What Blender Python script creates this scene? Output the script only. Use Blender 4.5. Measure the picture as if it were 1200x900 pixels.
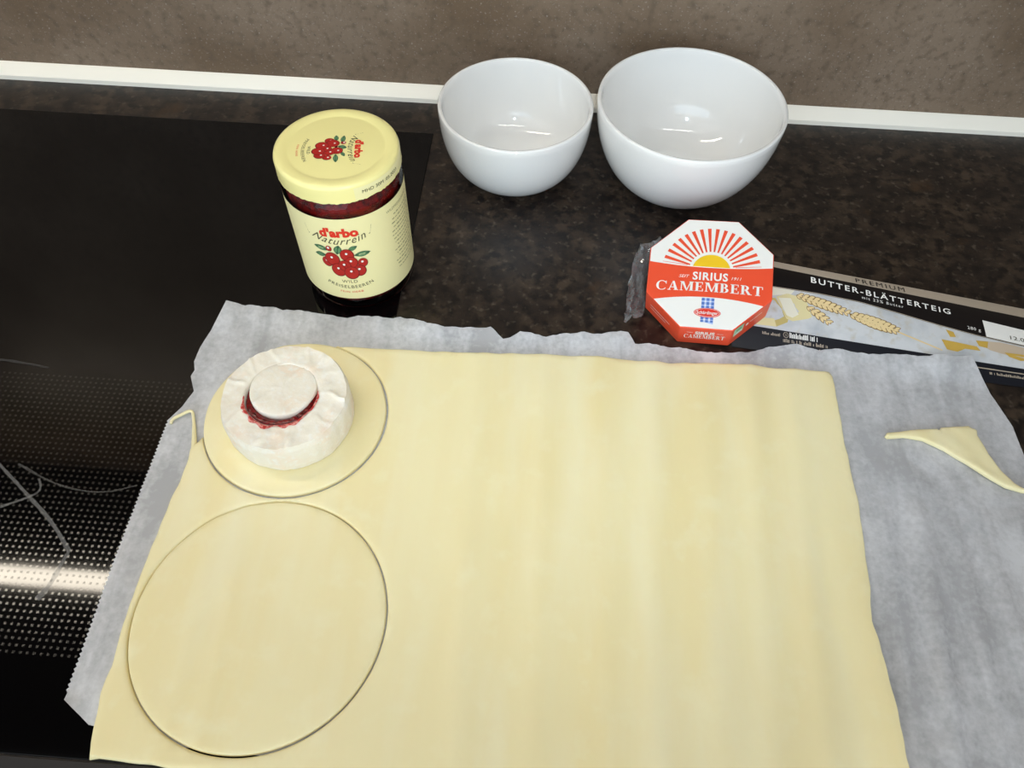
import bpy, math, random
import numpy as np
from mathutils import Vector, Matrix, noise
from mathutils.geometry import delaunay_2d_cdt

random.seed(7)
for o in list(bpy.data.objects):
    bpy.data.objects.remove(o, do_unlink=True)
scene = bpy.context.scene
COL = scene.collection
PI = math.pi

# ------------------------------------------------------------------ camera
cam_d = bpy.data.cameras.new('camera')
cam_d.sensor_width = 36.0
cam_d.lens = 883.87 / 1200 * 36.0
cam_d.clip_start = 0.01
cam = bpy.data.objects.new('camera', cam_d)
COL.objects.link(cam)
CR = Vector((0.9974768, 0.0691075, 0.0162518))
CU = Vector((-0.0660737, 0.8199812, 0.5685641))
CF = Vector((-0.0259659, 0.5682033, -0.8224784))
CL = Vector((0.012432, -0.389793, 0.416309))
cam.matrix_world = Matrix(((CR.x, CU.x, -CF.x, CL.x), (CR.y, CU.y, -CF.y, CL.y), (CR.z, CU.z, -CF.z, CL.z), (0, 0, 0, 1)))
scene.camera = cam

# ------------------------------------------------------------------ world, lights, exposure
scene.view_settings.view_transform = 'Standard'
scene.view_settings.look = 'None'
scene.view_settings.gamma = 1.0
scene.view_settings.use_curve_mapping = False
scene.view_settings.exposure = 0.0
w = bpy.data.worlds.new('room_light'); scene.world = w; w.use_nodes = True
bg = w.node_tree.nodes['Background']
bg.inputs[0].default_value = (0.95, 0.98, 1.0, 1); bg.inputs[1].default_value = 0.74

def area(name, loc, target, sx, sy, power, col):
    d = bpy.data.lights.new(name, 'AREA'); d.shape = 'RECTANGLE'; d.size = sx; d.size_y = sy
    d.energy = power; d.color = col
    o = bpy.data.objects.new(name, d); COL.objects.link(o); o.location = loc
    o.rotation_euler = (Vector(target) - Vector(loc)).to_track_quat('-Z', 'Y').to_euler()
    return o
WINDOW_P, FLASH_P = 25.0, 4.8
area('window_daylight', (-0.6, -2.5, 0.9), (0.0, 0.0, 0.1), 2.6, 1.4, WINDOW_P, (0.60, 0.82, 1.0))
# the camera's own flash, just above the lens: a soft-edged beam
fd = bpy.data.lights.new('camera_flash', 'SPOT'); fd.energy = FLASH_P; fd.color = (0.76, 0.89, 1.0)
fd.spot_size = math.radians(84); fd.spot_blend = 1.0; fd.shadow_soft_size = 0.012
fl = bpy.data.objects.new('camera_flash', fd); COL.objects.link(fl); fl.location = (0.030, -0.400, 0.470)
fl.rotation_euler = (Vector((0.05, 0.09, 0.05)) - Vector(fl.location)).to_track_quat('-Z', 'Y').to_euler()
HOOD_L, TUBE_L = 34.0, 20.0

# ------------------------------------------------------------------ materials
def lin(r, g, b):
    f = lambda c: (c / 255 / 12.92) if c <= 10 else ((c / 255 + 0.055) / 1.055) ** 2.4
    return (f(r), f(g), f(b), 1)

MATS = {}
def mat(name, base, rough=0.5, spec=0.5, coat=0.0, vary=None, bump=None, sss=0.0, metal=0.0, emit=None, coat_rough=0.03):
    m = bpy.data.materials.new(name); m.use_nodes = True
    nt = m.node_tree; N = nt.nodes; L = nt.links
    p = N['Principled BSDF']
    p.inputs['Base Color'].default_value = base if len(base) == 4 else (*base, 1)
    p.inputs['Roughness'].default_value = rough
    p.inputs['Specular IOR Level'].default_value = spec
    p.inputs['Metallic'].default_value = metal
    p.inputs['Coat Weight'].default_value = coat
    p.inputs['Coat Roughness'].default_value = coat_rough
    if sss:
        p.inputs['Subsurface Weight'].default_value = sss
        p.inputs['Subsurface Radius'].default_value = (0.004, 0.003, 0.0015)
        p.inputs['Subsurface Scale'].default_value = 1.0
    if emit:
        p.inputs['Emission Color'].default_value = (*emit[0], 1); p.inputs['Emission Strength'].default_value = emit[1]
    tc = N.new('ShaderNodeTexCoord')
    if vary:
        prev = None
        for (sc, col2, lo, hi, stretch) in vary:
            nz = N.new('ShaderNodeTexNoise'); nz.inputs['Scale'].default_value = sc; nz.inputs['Detail'].default_value = 6
            mp = N.new('ShaderNodeMapping'); mp.inputs['Scale'].default_value = stretch
            L.new(tc.outputs['Object'], mp.inputs[0]); L.new(mp.outputs[0], nz.inputs[0])
            rp = N.new('ShaderNodeMapRange'); rp.inputs[1].default_value = lo; rp.inputs[2].default_value = hi
            L.new(nz.outputs[0], rp.inputs[0])
            mx = N.new('ShaderNodeMix'); mx.data_type = 'RGBA'
            L.new(rp.outputs[0], mx.inputs[0])
            if prev: L.new(prev, mx.inputs[6])
            else: mx.inputs[6].default_value = p.inputs['Base Color'].default_value
            mx.inputs[7].default_value = col2 if len(col2) == 4 else (*col2, 1)
            prev = mx.outputs[2]
        L.new(prev, p.inputs['Base Color'])
    if bump:
        prev = None
        for (sc, strength, dist, stretch) in bump:
            nz = N.new('ShaderNodeTexNoise'); nz.inputs['Scale'].default_value = sc; nz.inputs['Detail'].default_value = 4
            mp = N.new('ShaderNodeMapping'); mp.inputs['Scale'].default_value = stretch
            L.new(tc.outputs['Object'], mp.inputs[0]); L.new(mp.outputs[0], nz.inputs[0])
            b = N.new('ShaderNodeBump'); b.inputs['Strength'].default_value = strength; b.inputs['Distance'].default_value = dist
            L.new(nz.outputs[0], b.inputs['Height'])
            if prev: L.new(prev, b.inputs['Normal'])
            prev = b.outputs[0]
        L.new(prev, p.inputs['Normal'])
    MATS[name] = m
    return m
S1 = (1, 1, 1)

M_counter = mat('worktop_laminate', lin(36, 28, 23), 0.36, 0.5,
    vary=[(45, lin(66, 54, 43), 0.44, 0.68, S1), (110, lin(20, 15, 13), 0.46, 0.62, S1), (170, lin(88, 78, 67), 0.58, 0.80, S1), (26, lin(62, 44, 28), 0.64, 0.78, S1)],
    bump=[(420, 0.10, 0.0004, S1)])
M_wall = mat('wall_panel_laminate', lin(140, 121, 102), 0.36, 0.6,
    vary=[(9, lin(116, 96, 76), 0.40, 0.65, S1), (130, lin(104, 88, 72), 0.50, 0.75, S1), (520, lin(176, 164, 152), 0.60, 0.78, S1), (400, lin(88, 76, 66), 0.60, 0.80, (1, 1, 0.8))],
    bump=[(500, 0.12, 0.0004, S1)])
M_trim = mat('trim_plastic', lin(250, 244, 230), 0.35)
M_porcelain = mat('porcelain', lin(238, 237, 234), 0.08, 0.5, coat=0.6)
M_dough = mat('puff_pastry', lin(241, 229, 182), 0.46, 0.40, sss=0.12,
    vary=[(15, lin(238, 222, 168), 0.38, 0.70, (1.7, 0.22, 1)), (22, lin(243, 234, 196), 0.48, 0.78, (1.4, 0.26, 1)), (60, lin(243, 233, 190), 0.55, 0.80, S1)],
    bump=[(45, 0.25, 0.0012, (1.0, 0.35, 1)), (260, 0.12, 0.0004, S1)])
M_rind = mat('camembert_rind', lin(239, 231, 214), 0.72, 0.2, sss=0.10,
    vary=[(60, lin(240, 222, 200), 0.52, 0.72, S1), (300, lin(242, 237, 225), 0.50, 0.70, S1)],
    bump=[(160, 0.35, 0.0008, S1), (700, 0.25, 0.0003, S1)])
M_jam = mat('cranberry_jam', lin(124, 5, 9), 0.16, 0.35, coat=0.25, vary=[(500, lin(56, 2, 4), 0.40, 0.65, S1)],
    bump=[(420, 0.5, 0.0012, S1)])
M_juice = mat('jam_juice', lin(190, 44, 40), 0.4, 0.4, vary=[(600, lin(232, 160, 148), 0.45, 0.62, S1)])
M_jarjam = mat('jar_jam_fill', lin(116, 7, 4), 0.45, 0.12, vary=[(240, lin(60, 3, 2), 0.40, 0.62, S1)], bump=[(220, 0.2, 0.002, S1)])
M_lid = mat('lid_enamel', lin(243, 232, 158), 0.28, 0.5, coat=0.2)
M_label = mat('label_paper', lin(238, 229, 173), 0.55, 0.3)
M_red = mat('print_red', lin(222, 52, 34), 0.5, 0.3)
M_berry = mat('print_berry', lin(176, 34, 28), 0.5, 0.3)
M_berrydark = mat('print_berry_dark', lin(118, 22, 22), 0.5, 0.3)
M_green = mat('print_green', lin(96, 138, 96), 0.5, 0.3)
M_greendark = mat('print_green_dark', lin(48, 88, 62), 0.5, 0.3)
M_ink = mat('print_ink', lin(66, 62, 40), 0.5, 0.3)
M_inkfaint = mat('print_ink_faint', lin(150, 146, 104), 0.5, 0.3)
M_white = mat('print_white', lin(240, 238, 232), 0.5, 0.3)
M_boxred = mat('carton_red', lin(234, 82, 50), 0.38, 0.4)
M_boxwhite = mat('carton_white', lin(238, 236, 230), 0.38, 0.4)
M_sunyellow = mat('print_sun_yellow', lin(240, 196, 40), 0.4, 0.3)
M_blue = mat('print_blue', lin(86, 120, 190), 0.5, 0.3)
M_bluepale = mat('print_blue_pale', lin(176, 196, 236), 0.5, 0.3)
M_mint = mat('print_mint', lin(160, 206, 176), 0.5, 0.3)
M_black = mat('carton_black', lin(22, 18, 18), 0.32, 0.5)
M_navy = mat('carton_navy', lin(20, 22, 30), 0.32, 0.5)
M_strip = mat('carton_strip', lin(176, 162, 144), 0.30, 0.5)
M_marble = mat('print_marble', lin(204, 205, 206), 0.35, 0.4,
    vary=[(55, lin(176, 180, 184), 0.42, 0.70, S1), (140, lin(190, 184, 172), 0.55, 0.75, S1)])
M_wheat = mat('print_wheat', lin(228, 204, 152), 0.45, 0.3)
M_wheatdark = mat('print_wheat_dark', lin(136, 106, 60), 0.45, 0.3)
M_butter = mat('print_butter', lin(222, 210, 160), 0.4, 0.3)
M_butterdark = mat('print_butter_dark', lin(196, 178, 112), 0.4, 0.3)
M_butterpale = mat('print_butter_pale', lin(228, 224, 204), 0.4, 0.3)
M_tan = mat('print_tan', lin(196, 178, 156), 0.4, 0.3)
M_gold = mat('print_gold', lin(200, 164, 76), 0.4, 0.3)
M_steel = mat('hood_steel', (0.06, 0.06, 0.06), 0.4, 0.5, metal=0.6)
M_smear = mat('dried_smear', lin(120, 116, 104), 0.6, 0.3)
M_hoodlamp = mat('hood_lamp_glow', (0.9, 0.9, 0.9), 0.5, emit=((1.0, 0.90, 0.74), HOOD_L))
M_tube = mat('ceiling_tube_glow', (0.9, 0.9, 0.9), 0.5, emit=((1.0, 0.96, 0.88), TUBE_L))
M_cup = mat('shade_cupboard_lacquer', lin(120, 112, 104), 0.4)
M_lampbody = mat('lamp_housing', (0.7, 0.7, 0.7), 0.5)

def mat_paper():
    m = bpy.data.materials.new('baking_parchment'); m.use_nodes = True
    nt = m.node_tree; N = nt.nodes; L = nt.links
    p = N['Principled BSDF']; out = N['Material Output']
    tc = N.new('ShaderNodeTexCoord')
    n1 = N.new('ShaderNodeTexNoise'); n1.inputs['Scale'].default_value = 18; n1.inputs['Detail'].default_value = 9; n1.inputs['Roughness'].default_value = 0.62
    n2 = N.new('ShaderNodeTexNoise'); n2.inputs['Scale'].default_value = 320; n2.inputs['Detail'].default_value = 5
    L.new(tc.outputs['Object'], n1.inputs[0]); L.new(tc.outputs['Object'], n2.inputs[0])
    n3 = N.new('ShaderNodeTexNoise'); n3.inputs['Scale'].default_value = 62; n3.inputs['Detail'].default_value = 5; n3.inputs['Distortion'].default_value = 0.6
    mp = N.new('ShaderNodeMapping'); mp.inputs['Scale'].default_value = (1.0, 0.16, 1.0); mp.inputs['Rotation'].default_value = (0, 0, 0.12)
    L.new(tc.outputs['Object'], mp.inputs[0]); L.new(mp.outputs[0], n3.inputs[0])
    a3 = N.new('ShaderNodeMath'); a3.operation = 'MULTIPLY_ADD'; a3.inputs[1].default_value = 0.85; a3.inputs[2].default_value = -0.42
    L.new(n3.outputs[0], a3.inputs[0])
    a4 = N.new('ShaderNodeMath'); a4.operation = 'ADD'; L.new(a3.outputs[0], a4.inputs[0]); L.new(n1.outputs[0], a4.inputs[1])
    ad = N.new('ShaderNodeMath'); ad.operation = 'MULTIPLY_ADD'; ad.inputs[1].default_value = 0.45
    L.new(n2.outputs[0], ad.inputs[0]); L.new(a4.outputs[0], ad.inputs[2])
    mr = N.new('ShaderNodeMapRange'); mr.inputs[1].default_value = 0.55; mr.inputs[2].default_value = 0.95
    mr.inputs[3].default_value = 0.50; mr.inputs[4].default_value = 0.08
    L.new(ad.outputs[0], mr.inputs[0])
    p.inputs['Base Color'].default_value = lin(211, 211, 213); p.inputs['Roughness'].default_value = 0.38
    p.inputs['Specular IOR Level'].default_value = 0.45
    b = N.new('ShaderNodeBump'); b.inputs['Strength'].default_value = 0.25; b.inputs['Distance'].default_value = 0.0006
    L.new(n2.outputs[0], b.inputs['Height']); L.new(b.outputs[0], p.inputs['Normal'])
    tr = N.new('ShaderNodeBsdfTransparent')
    mx = N.new('ShaderNodeMixShader')
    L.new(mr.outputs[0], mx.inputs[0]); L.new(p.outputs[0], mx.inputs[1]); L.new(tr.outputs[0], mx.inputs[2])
    L.new(mx.outputs[0], out.inputs[0])
    return m
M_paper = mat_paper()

def mat_thin_glass(name, tint, gloss_rough=0.02, ior=1.5, milky=0.0):
    m = bpy.data.materials.new(name); m.use_nodes = True
    nt = m.node_tree; N = nt.nodes; L = nt.links
    N.remove(N['Principled BSDF']); out = N['Material Output']
    tr = N.new('ShaderNodeBsdfTransparent'); tr.inputs[0].default_value = (*tint, 1)
    gl = N.new('ShaderNodeBsdfGlossy'); gl.inputs['Roughness'].default_value = gloss_rough
    fr = N.new('ShaderNodeFresnel'); fr.inputs[0].default_value = ior
    mx = N.new('ShaderNodeMixShader')
    L.new(fr.outputs[0], mx.inputs[0]); L.new(tr.outputs[0], mx.inputs[1]); L.new(gl.outputs[0], mx.inputs[2])
    last = mx.outputs[0]
    if milky:
        df = N.new('ShaderNodeBsdfDiffuse'); df.inputs[0].default_value = (0.8, 0.8, 0.8, 1)
        m2 = N.new('ShaderNodeMixShader'); m2.inputs[0].default_value = milky
        L.new(last, m2.inputs[1]); L.new(df.outputs[0], m2.inputs[2]); last = m2.outputs[0]
    L.new(last, out.inputs[0])
    return m
M_glass = mat_thin_glass('jar_glass', (0.98, 0.93, 0.92), ior=1.32)
M_film = mat_thin_glass('cellophane', (0.97, 0.97, 0.97), 0.06, ior=1.7, milky=0.14)

def mat_hob():
    m = bpy.data.materials.new('hob_glass'); m.use_nodes = True
    nt = m.node_tree; N = nt.nodes; L = nt.links
    p = N['Principled BSDF']
    tc = N.new('ShaderNodeTexCoord'); sp = N.new('ShaderNodeSeparateXYZ'); L.new(tc.outputs['Object'], sp.inputs[0])
    def M(op, a, b=None):
        n = N.new('ShaderNodeMath'); n.operation = op
        for i, v in ((0, a), (1, b)):
            if v is None: continue
            if isinstance(v, (int, float)): n.inputs[i].default_value = v
            else: L.new(v, n.inputs[i])
        return n.outputs[0]
    fx = M('FRACT', M('MULTIPLY', sp.outputs[0], 1 / 0.00375)); fy = M('FRACT', M('MULTIPLY', sp.outputs[1], 1 / 0.0036))
    cx = M('LESS_THAN', M('ABSOLUTE', M('SUBTRACT', fx, 0.5)), 0.19); cy = M('LESS_THAN', M('ABSOLUTE', M('SUBTRACT', fy, 0.5)), 0.19)
    z1 = M('GREATER_THAN', sp.outputs[1], -0.2985); z2 = M('LESS_THAN', sp.outputs[1], -0.118)
    dots = M('MULTIPLY', M('MULTIPLY', cx, cy), M('MULTIPLY', z1, z2))
    nz = N.new('ShaderNodeTexNoise'); nz.inputs['Scale'].default_value = 70; L.new(tc.outputs['Object'], nz.inputs[0])
    rr = N.new('ShaderNodeMapRange'); rr.inputs[3].default_value = 0.040; rr.inputs[4].default_value = 0.070; L.new(nz.outputs[0], rr.inputs[0])
    mx = N.new('ShaderNodeMix'); mx.inputs[3].default_value = 0.19; L.new(dots, mx.inputs[0]); L.new(rr.outputs[0], mx.inputs[2])
    L.new(mx.outputs[0], p.inputs['Roughness'])
    cm = N.new('ShaderNodeMix'); cm.data_type = 'RGBA'; cm.inputs[6].default_value = (0.0016, 0.0013, 0.0014, 1); cm.inputs[7].default_value = (0.0022, 0.0021, 0.0021, 1)
    L.new(dots, cm.inputs[0]); L.new(cm.outputs[2], p.inputs['Base Color'])
    sm = N.new('ShaderNodeMath'); sm.operation = 'MULTIPLY_ADD'; sm.inputs[1].default_value = 0.5; sm.inputs[2].default_value = 0.35
    L.new(dots, sm.inputs[0]); L.new(sm.outputs[0], p.inputs['Specular IOR Level'])
    return m
M_hob = mat_hob()

# ------------------------------------------------------------------ helpers
def mesh_obj(name, verts, faces, mats, parent=None, smooth=False, fmat=None, loc=(0, 0, 0)):
    me = bpy.data.meshes.new(name)
    me.from_pydata([tuple(v) for v in verts], [], faces)
    for m in (mats if isinstance(mats, (list, tuple)) else [mats]): me.materials.append(m)
    if fmat: me.polygons.foreach_set('material_index', fmat)
    if smooth: me.polygons.foreach_set('use_smooth', [True] * len(me.polygons))
    me.update()
    o = bpy.data.objects.new(name, me); COL.objects.link(o)
    o.location = loc
    if parent: o.parent = parent
    return o
def smooth_angle(o, deg=40):
    me = o.data
    me.polygons.foreach_set('use_smooth', [True] * len(me.polygons))
    try: me.set_sharp_from_angle(angle=math.radians(deg))
    except Exception: pass
def tag(o, label, cat, group=None, kind=None):
    o['label'] = label; o['category'] = cat
    if group: o['group'] = group
    if kind: o['kind'] = kind
    return o
def struct(o): o['kind'] = 'structure'; return o
def empty(name, loc):
    o = bpy.data.objects.new(name, None); COL.objects.link(o); o.location = loc; o.empty_display_size = 0.01
    return o
def lathe(prof, n=96):
    v, f = [], []
    k = len(prof)
    for i in range(n):
        a = 2 * PI * i / n
        for r, z in prof: v.append((r * math.cos(a), r * math.sin(a), z))
    for i in range(n):
        j = (i + 1) % n
        for q in range(k - 1):
            f.append((i * k + q, j * k + q, j * k + q + 1, i * k + q + 1))
    return v, f
def box(x0, x1, y0, y1, z0, z1):
    v = [(x0, y0, z0), (x1, y0, z0), (x1, y1, z0), (x0, y1, z0), (x0, y0, z1), (x1, y0, z1), (x1, y1, z1), (x0, y1, z1)]
    f = [(0, 3, 2, 1), (4, 5, 6, 7), (0, 1, 5, 4), (1, 2, 6, 5), (2, 3, 7, 6), (3, 0, 4, 7)]
    return v, f
def bevel(o, wd, seg=2):
    m = o.modifiers.new('bevel', 'BEVEL'); m.width = wd; m.segments = seg; m.limit_method = 'ANGLE'

def resample(pts, ds, closed=True):
    P = [Vector(p) for p in pts]; out = []
    n = len(P)
    for i in range(n if closed else n - 1):
        a, b = P[i], P[(i + 1) % n]; k = max(1, int(round((b - a).length / ds)))
        for j in range(k): out.append(a + (b - a) * (j / k))
    if not closed: out.append(P[-1])
    return out
def smooth_poly(pts, it=2, closed=True):
    P = [Vector(p) for p in pts]
    for _ in range(it):
        Q = []; n = len(P)
        if not closed: Q.append(P[0])
        for i in range(n if closed else n - 1):
            a, b = P[i], P[(i + 1) % n]
            Q.append(a * 0.75 + b * 0.25); Q.append(a * 0.25 + b * 0.75)
        if not closed: Q.append(P[-1])
        P = Q
    return P
def poly_dist(pts, poly):
    """signed distance (positive inside) of Nx2 points to a closed polygon"""
    A = np.array([(p[0], p[1]) for p in poly]); B = np.roll(A, -1, 0)
    X = np.asarray(pts, float); d = np.full(len(X), 1e9); ins = np.zeros(len(X), bool)
    for a, b in zip(A, B):
        ab = b - a; L2 = ab @ ab
        if L2 < 1e-18: continue
        t = np.clip(((X - a) @ ab) / L2, 0, 1)
        q = X - a - t[:, None] * ab
        d = np.minimum(d, (q * q).sum(1))
        c = (a[1] > X[:, 1]) != (b[1] > X[:, 1])
        xi = (b[0] - a[0]) * (X[:, 1] - a[1]) / ((b[1] - a[1]) if abs(b[1] - a[1]) > 1e-15 else 1e-15) + a[0]
        ins ^= c & (X[:, 0] < xi)
    d = np.sqrt(d)
    return np.where(ins, d, -d)
def signed_area(p): return 0.5 * sum(p[i][0] * p[(i + 1) % len(p)][1] - p[(i + 1) % len(p)][0] * p[i][1] for i in range(len(p)))

def slab(name, outline, holes, thick, base, bulge, spacing, material, parent=None, edge=0.0012, ref=None):
    """a sheet cut along an outline: top with rounded edges, side, underside.
    base(x, y) = height of underside, bulge(x, y) = extra thickness"""
    loops = [outline] + holes
    D0 = lambda X: np.minimum.reduce([poly_dist(X, outline)] + [-poly_dist(X, h) for h in holes])
    bpts = []; edges = []
    for lp in loops:
        s = len(bpts); bpts += [(p[0], p[1]) for p in lp]
        edges += [(s + i, s + (i + 1) % len(lp)) for i in range(len(lp))]
    pts = list(bpts)
    if edge > 0:
        for lp, sgn in [(outline, 1 if signed_area(outline) > 0 else -1)] + [(h, -1 if signed_area(h) > 0 else 1) for h in holes]:
            n = len(lp); cand = []
            for off in (edge * 0.35, edge):
                for i in range(n):
                    a, b = lp[i - 1], lp[(i + 1) % n]
                    t = Vector((b[0] - a[0], b[1] - a[1]))
                    if t.length < 1e-9: continue
                    t.normalize(); nv = Vector((-t.y, t.x)) * sgn
                    cand.append((lp[i][0] + nv.x * off, lp[i][1] + nv.y * off, off))
            cd = D0(np.array([c[:2] for c in cand]))
            pts += [c[:2] for c, dd in zip(cand, cd) if dd > c[2] * 0.8]
    xs = [p[0] for p in outline]; ys = [p[1] for p in outline]
    gx = np.arange(min(xs), max(xs), spacing); gy = np.arange(min(ys), max(ys), spacing)
    G = np.array([(x + (0.5 * spacing if j % 2 else 0), y) for j, y in enumerate(gy) for x in gx])
    dG = D0(G)
    pts += [tuple(g) for g in G[dG > max(edge * 1.6, spacing * 0.45)]]
    vs, es, fs, *_ = delaunay_2d_cdt([Vector(p) for p in pts], edges, [], 0, 1e-7)
    V = np.array([(v.x, v.y) for v in vs])
    cent = np.array([V[list(f)].mean(0) for f in fs])
    keep = D0(cent) > 0
    fs = [f for f, k in zip(fs, keep) if k]
    D = np.maximum(D0(V), 0)
    if edge > 0:
        t = np.clip(D / edge, 0, 1); prof = 0.45 + 0.55 * np.sqrt(np.clip(1 - (1 - t) ** 2, 0, 1))
    else: prof = np.ones(len(V))
    n = len(V); top = []; bot = []
    dref = -poly_dist(V, ref) if ref else None
    for i, (x, y) in enumerate(V):
        b = base(x, y, dref[i]) if ref else base(x, y); top.append((x, y, b + thick * prof[i] + bulge(x, y))); bot.append((x, y, b))
    faces = [tuple(f) for f in fs]
    cnt = {}
    for f in faces:
        for i in range(len(f)):
            a, b = f[i], f[(i + 1) % len(f)]
            cnt[(a, b)] = 1
    side = [(a, b) for (a, b) in cnt if (b, a) not in cnt]
    allf = list(faces) + [tuple(n + k for k in reversed(f)) for f in faces] + [(b, a, n + a, n + b) for a, b in side]
    used = sorted({k for f in allf for k in f}); remap = {k: i for i, k in enumerate(used)}
    VV = top + bot
    o = mesh_obj(name, [VV[k] for k in used], [tuple(remap[k] for k in f) for f in allf], material, parent)
    smooth_angle(o, 50)
    return o

# ---- flat print: 2-D shapes mapped onto a surface
def T(s, size, align='CENTER', bold=0.0, shear=0.0, space=1.0, xscale=1.0, at=(0, 0)):
    cu = bpy.data.curves.new('lettering_source', 'FONT'); cu.body = s; cu.size = size; cu.align_x = align
    cu.offset = bold; cu.shear = shear; cu.space_character = space; cu.resolution_u = 3
    ob = bpy.data.objects.new('lettering_source', cu); COL.objects.link(ob)
    bpy.context.view_layer.update()
    dg = bpy.context.evaluated_depsgraph_get(); ev = ob.evaluated_get(dg); me = ev.to_mesh()
    v = [(p.co.x * xscale + at[0], p.co.y + at[1]) for p in me.vertices]; f = [tuple(p.vertices) for p in me.polygons]
    ev.to_mesh_clear(); bpy.data.objects.remove(ob); bpy.data.curves.remove(cu)
    return v, f
def fitw(shape, width):
    v, f = shape; xs = [p[0] for p in v]; s = width / (max(xs) - min(xs)); c = (max(xs) + min(xs)) / 2
    return [((p[0] - c) * s, p[1]) for p in v], f
def move(shape, dx, dy): return [(p[0] + dx, p[1] + dy) for p in shape[0]], shape[1]
def bend(shape, radius):      # arch the base line: ends rise for a positive radius (a smile)
    v, f = shape; out = []
    for x, y in v:
        a = x / radius; r = radius - y
        out.append((r * math.sin(a), radius - r * math.cos(a)))
    return out, f
def poly(pts): return list(pts), [tuple(range(len(pts)))]
def ell(cx, cy, rx, ry, rot=0, n=20, a0=0, a1=2 * PI):
    full = abs(a1 - a0 - 2 * PI) < 1e-6
    pts = []
    for i in range(n if full else n + 1):
        a = a0 + (a1 - a0) * i / n; x, y = rx * math.cos(a), ry * math.sin(a)
        pts.append((cx + x * math.cos(rot) - y * math.sin(rot), cy + x * math.sin(rot) + y * math.cos(rot)))
    return poly(pts)
def leaf(cx, cy, ln, wd, rot):
    pts = []
    for i in range(9):
        t = i / 8; pts.append((-ln + 2 * ln * t, wd * math.sin(PI * t) ** 0.8))
    for i in range(7, 0, -1):
        t = i / 8; pts.append((-ln + 2 * ln * t, -wd * math.sin(PI * t) ** 0.8))
    c, s = math.cos(rot), math.sin(rot)
    return poly([(cx + x * c - y * s, cy + x * s + y * c) for x, y in pts])
def rect(x0, y0, x1, y1): return poly([(x0, y0), (x1, y0), (x1, y1), (x0, y1)])
def merge(*shapes):
    v, f = [], []
    for a, b in shapes:
        s = len(v); v += a; f += [tuple(i + s for i in q) for q in b]
    return v, f
def decal(name, items, fn, parent, lift=0.00012):
    """items: (shape, material, layer); fn(x, y, lift) -> 3-D point on the surface"""
    v, f, fm, mats = [], [], [], []
    for shape, m, layer in items:
        if m not in mats: mats.append(m)
        s = len(v); k = mats.index(m)
        v += [fn(x, y, lift * (layer + 1)) for x, y in shape[0]]
        for q in shape[1]: f.append(tuple(i + s for i in q)); fm.append(k)
    return mesh_obj(name, v, f, mats, parent, fmat=fm)

# bold serif capitals, cap height 1
def SG(ch):
    W, t, h = 0.21, 0.085, 0.07
    def stem(x, wd=W, e=0.09, top=True, bot=True):
        r = [rect(x, 0, x + wd, 1)]
        if bot: r.append(rect(x - e, 0, x + wd + e, h))
        if top: r.append(rect(x - e, 1 - h, x + wd + e, 1))
        return r
    def quad(a, b, c, d): return [poly([a, b, c, d])]
    def bowl(x, y0, y1, rx, th):
        cy, ry = (y0 + y1) / 2, (y1 - y0) / 2; o = []
        N = 12
        pts = [(x + rx * math.cos(-PI / 2 + PI * i / N), cy + ry * math.sin(-PI / 2 + PI * i / N)) for i in range(N + 1)]
        inn = [(x + (rx - th) * math.cos(-PI / 2 + PI * i / N), cy + (ry - h) * math.sin(-PI / 2 + PI * i / N)) for i in range(N + 1)]
        for i in range(N): o.append(poly([pts[i], pts[i + 1], inn[i + 1], inn[i]]))
        return o
    if ch == 'C':
        o = []; N = 28
        for i in range(N):
            q = []
            for k in (i, i + 1):
                a = math.radians(38 + 284 * k / N); th = t + (W - t) * max(0, -math.cos(a)) ** 0.8
                q.append(((0.46 + 0.46 * math.cos(a), 0.5 + 0.52 * math.sin(a)), (0.46 + (0.46 - th) * math.cos(a), 0.5 + (0.52 - 0.07) * math.sin(a))))
            o.append(poly([q[0][0], q[1][0], q[1][1], q[0][1]]))
        o += [rect(0.78, 0.66, 0.85, 0.98)]
        return o, 0.92
    if ch == 'A':
        return quad((0.06, 0), (0.14, 0), (0.46, 1), (0.40, 1)) + quad((0.58, 0), (0.82, 0), (0.52, 1.0), (0.36, 1.0)) + [rect(0.2, 0.28, 0.66, 0.36), rect(-0.02, 0, 0.26, h), rect(0.5, 0, 0.9, h)], 0.92
    if ch == 'M':
        return stem(0.1, 0.08, 0.09) + stem(0.86, W, 0.08) + quad((0.1, 1), (0.34, 1), (0.66, 0), (0.54, 0)) + quad((0.54, 0), (0.62, 0), (0.94, 1), (0.86, 1)), 1.18
    if ch == 'E':
        return stem(0.09) + [rect(0.09, 0, 0.68, h), rect(0.09, 1 - h, 0.66, 1), rect(0.25, 0.48, 0.52, 0.55), rect(0.62, 0, 0.69, 0.28), rect(0.60, 0.74, 0.66, 1), rect(0.48, 0.36, 0.53, 0.67)], 0.76
    if ch == 'B':
        return stem(0.09) + bowl(0.32, 0.50, 1.0, 0.32, 0.19) + bowl(0.34, 0.0, 0.56, 0.38, 0.21) + [rect(0.2, 0, 0.36, h), rect(0.2, 1 - h, 0.34, 1), rect(0.2, 0.49, 0.36, 0.56)], 0.80
    if ch == 'R':
        return stem(0.09) + bowl(0.32, 0.46, 1.0, 0.36, 0.20) + [rect(0.2, 1 - h, 0.34, 1), rect(0.2, 0.46, 0.36, 0.53)] + quad((0.62, 0), (0.88, 0), (0.56, 0.5), (0.36, 0.5)) + [rect(0.66, 0, 0.94, h)], 0.92
    if ch == 'T':
        return stem(0.32, W, 0.09, top=False) + [rect(0.02, 1 - h, 0.83, 1), rect(0.02, 0.70, 0.09, 1), rect(0.76, 0.70, 0.83, 1)], 0.86
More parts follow.
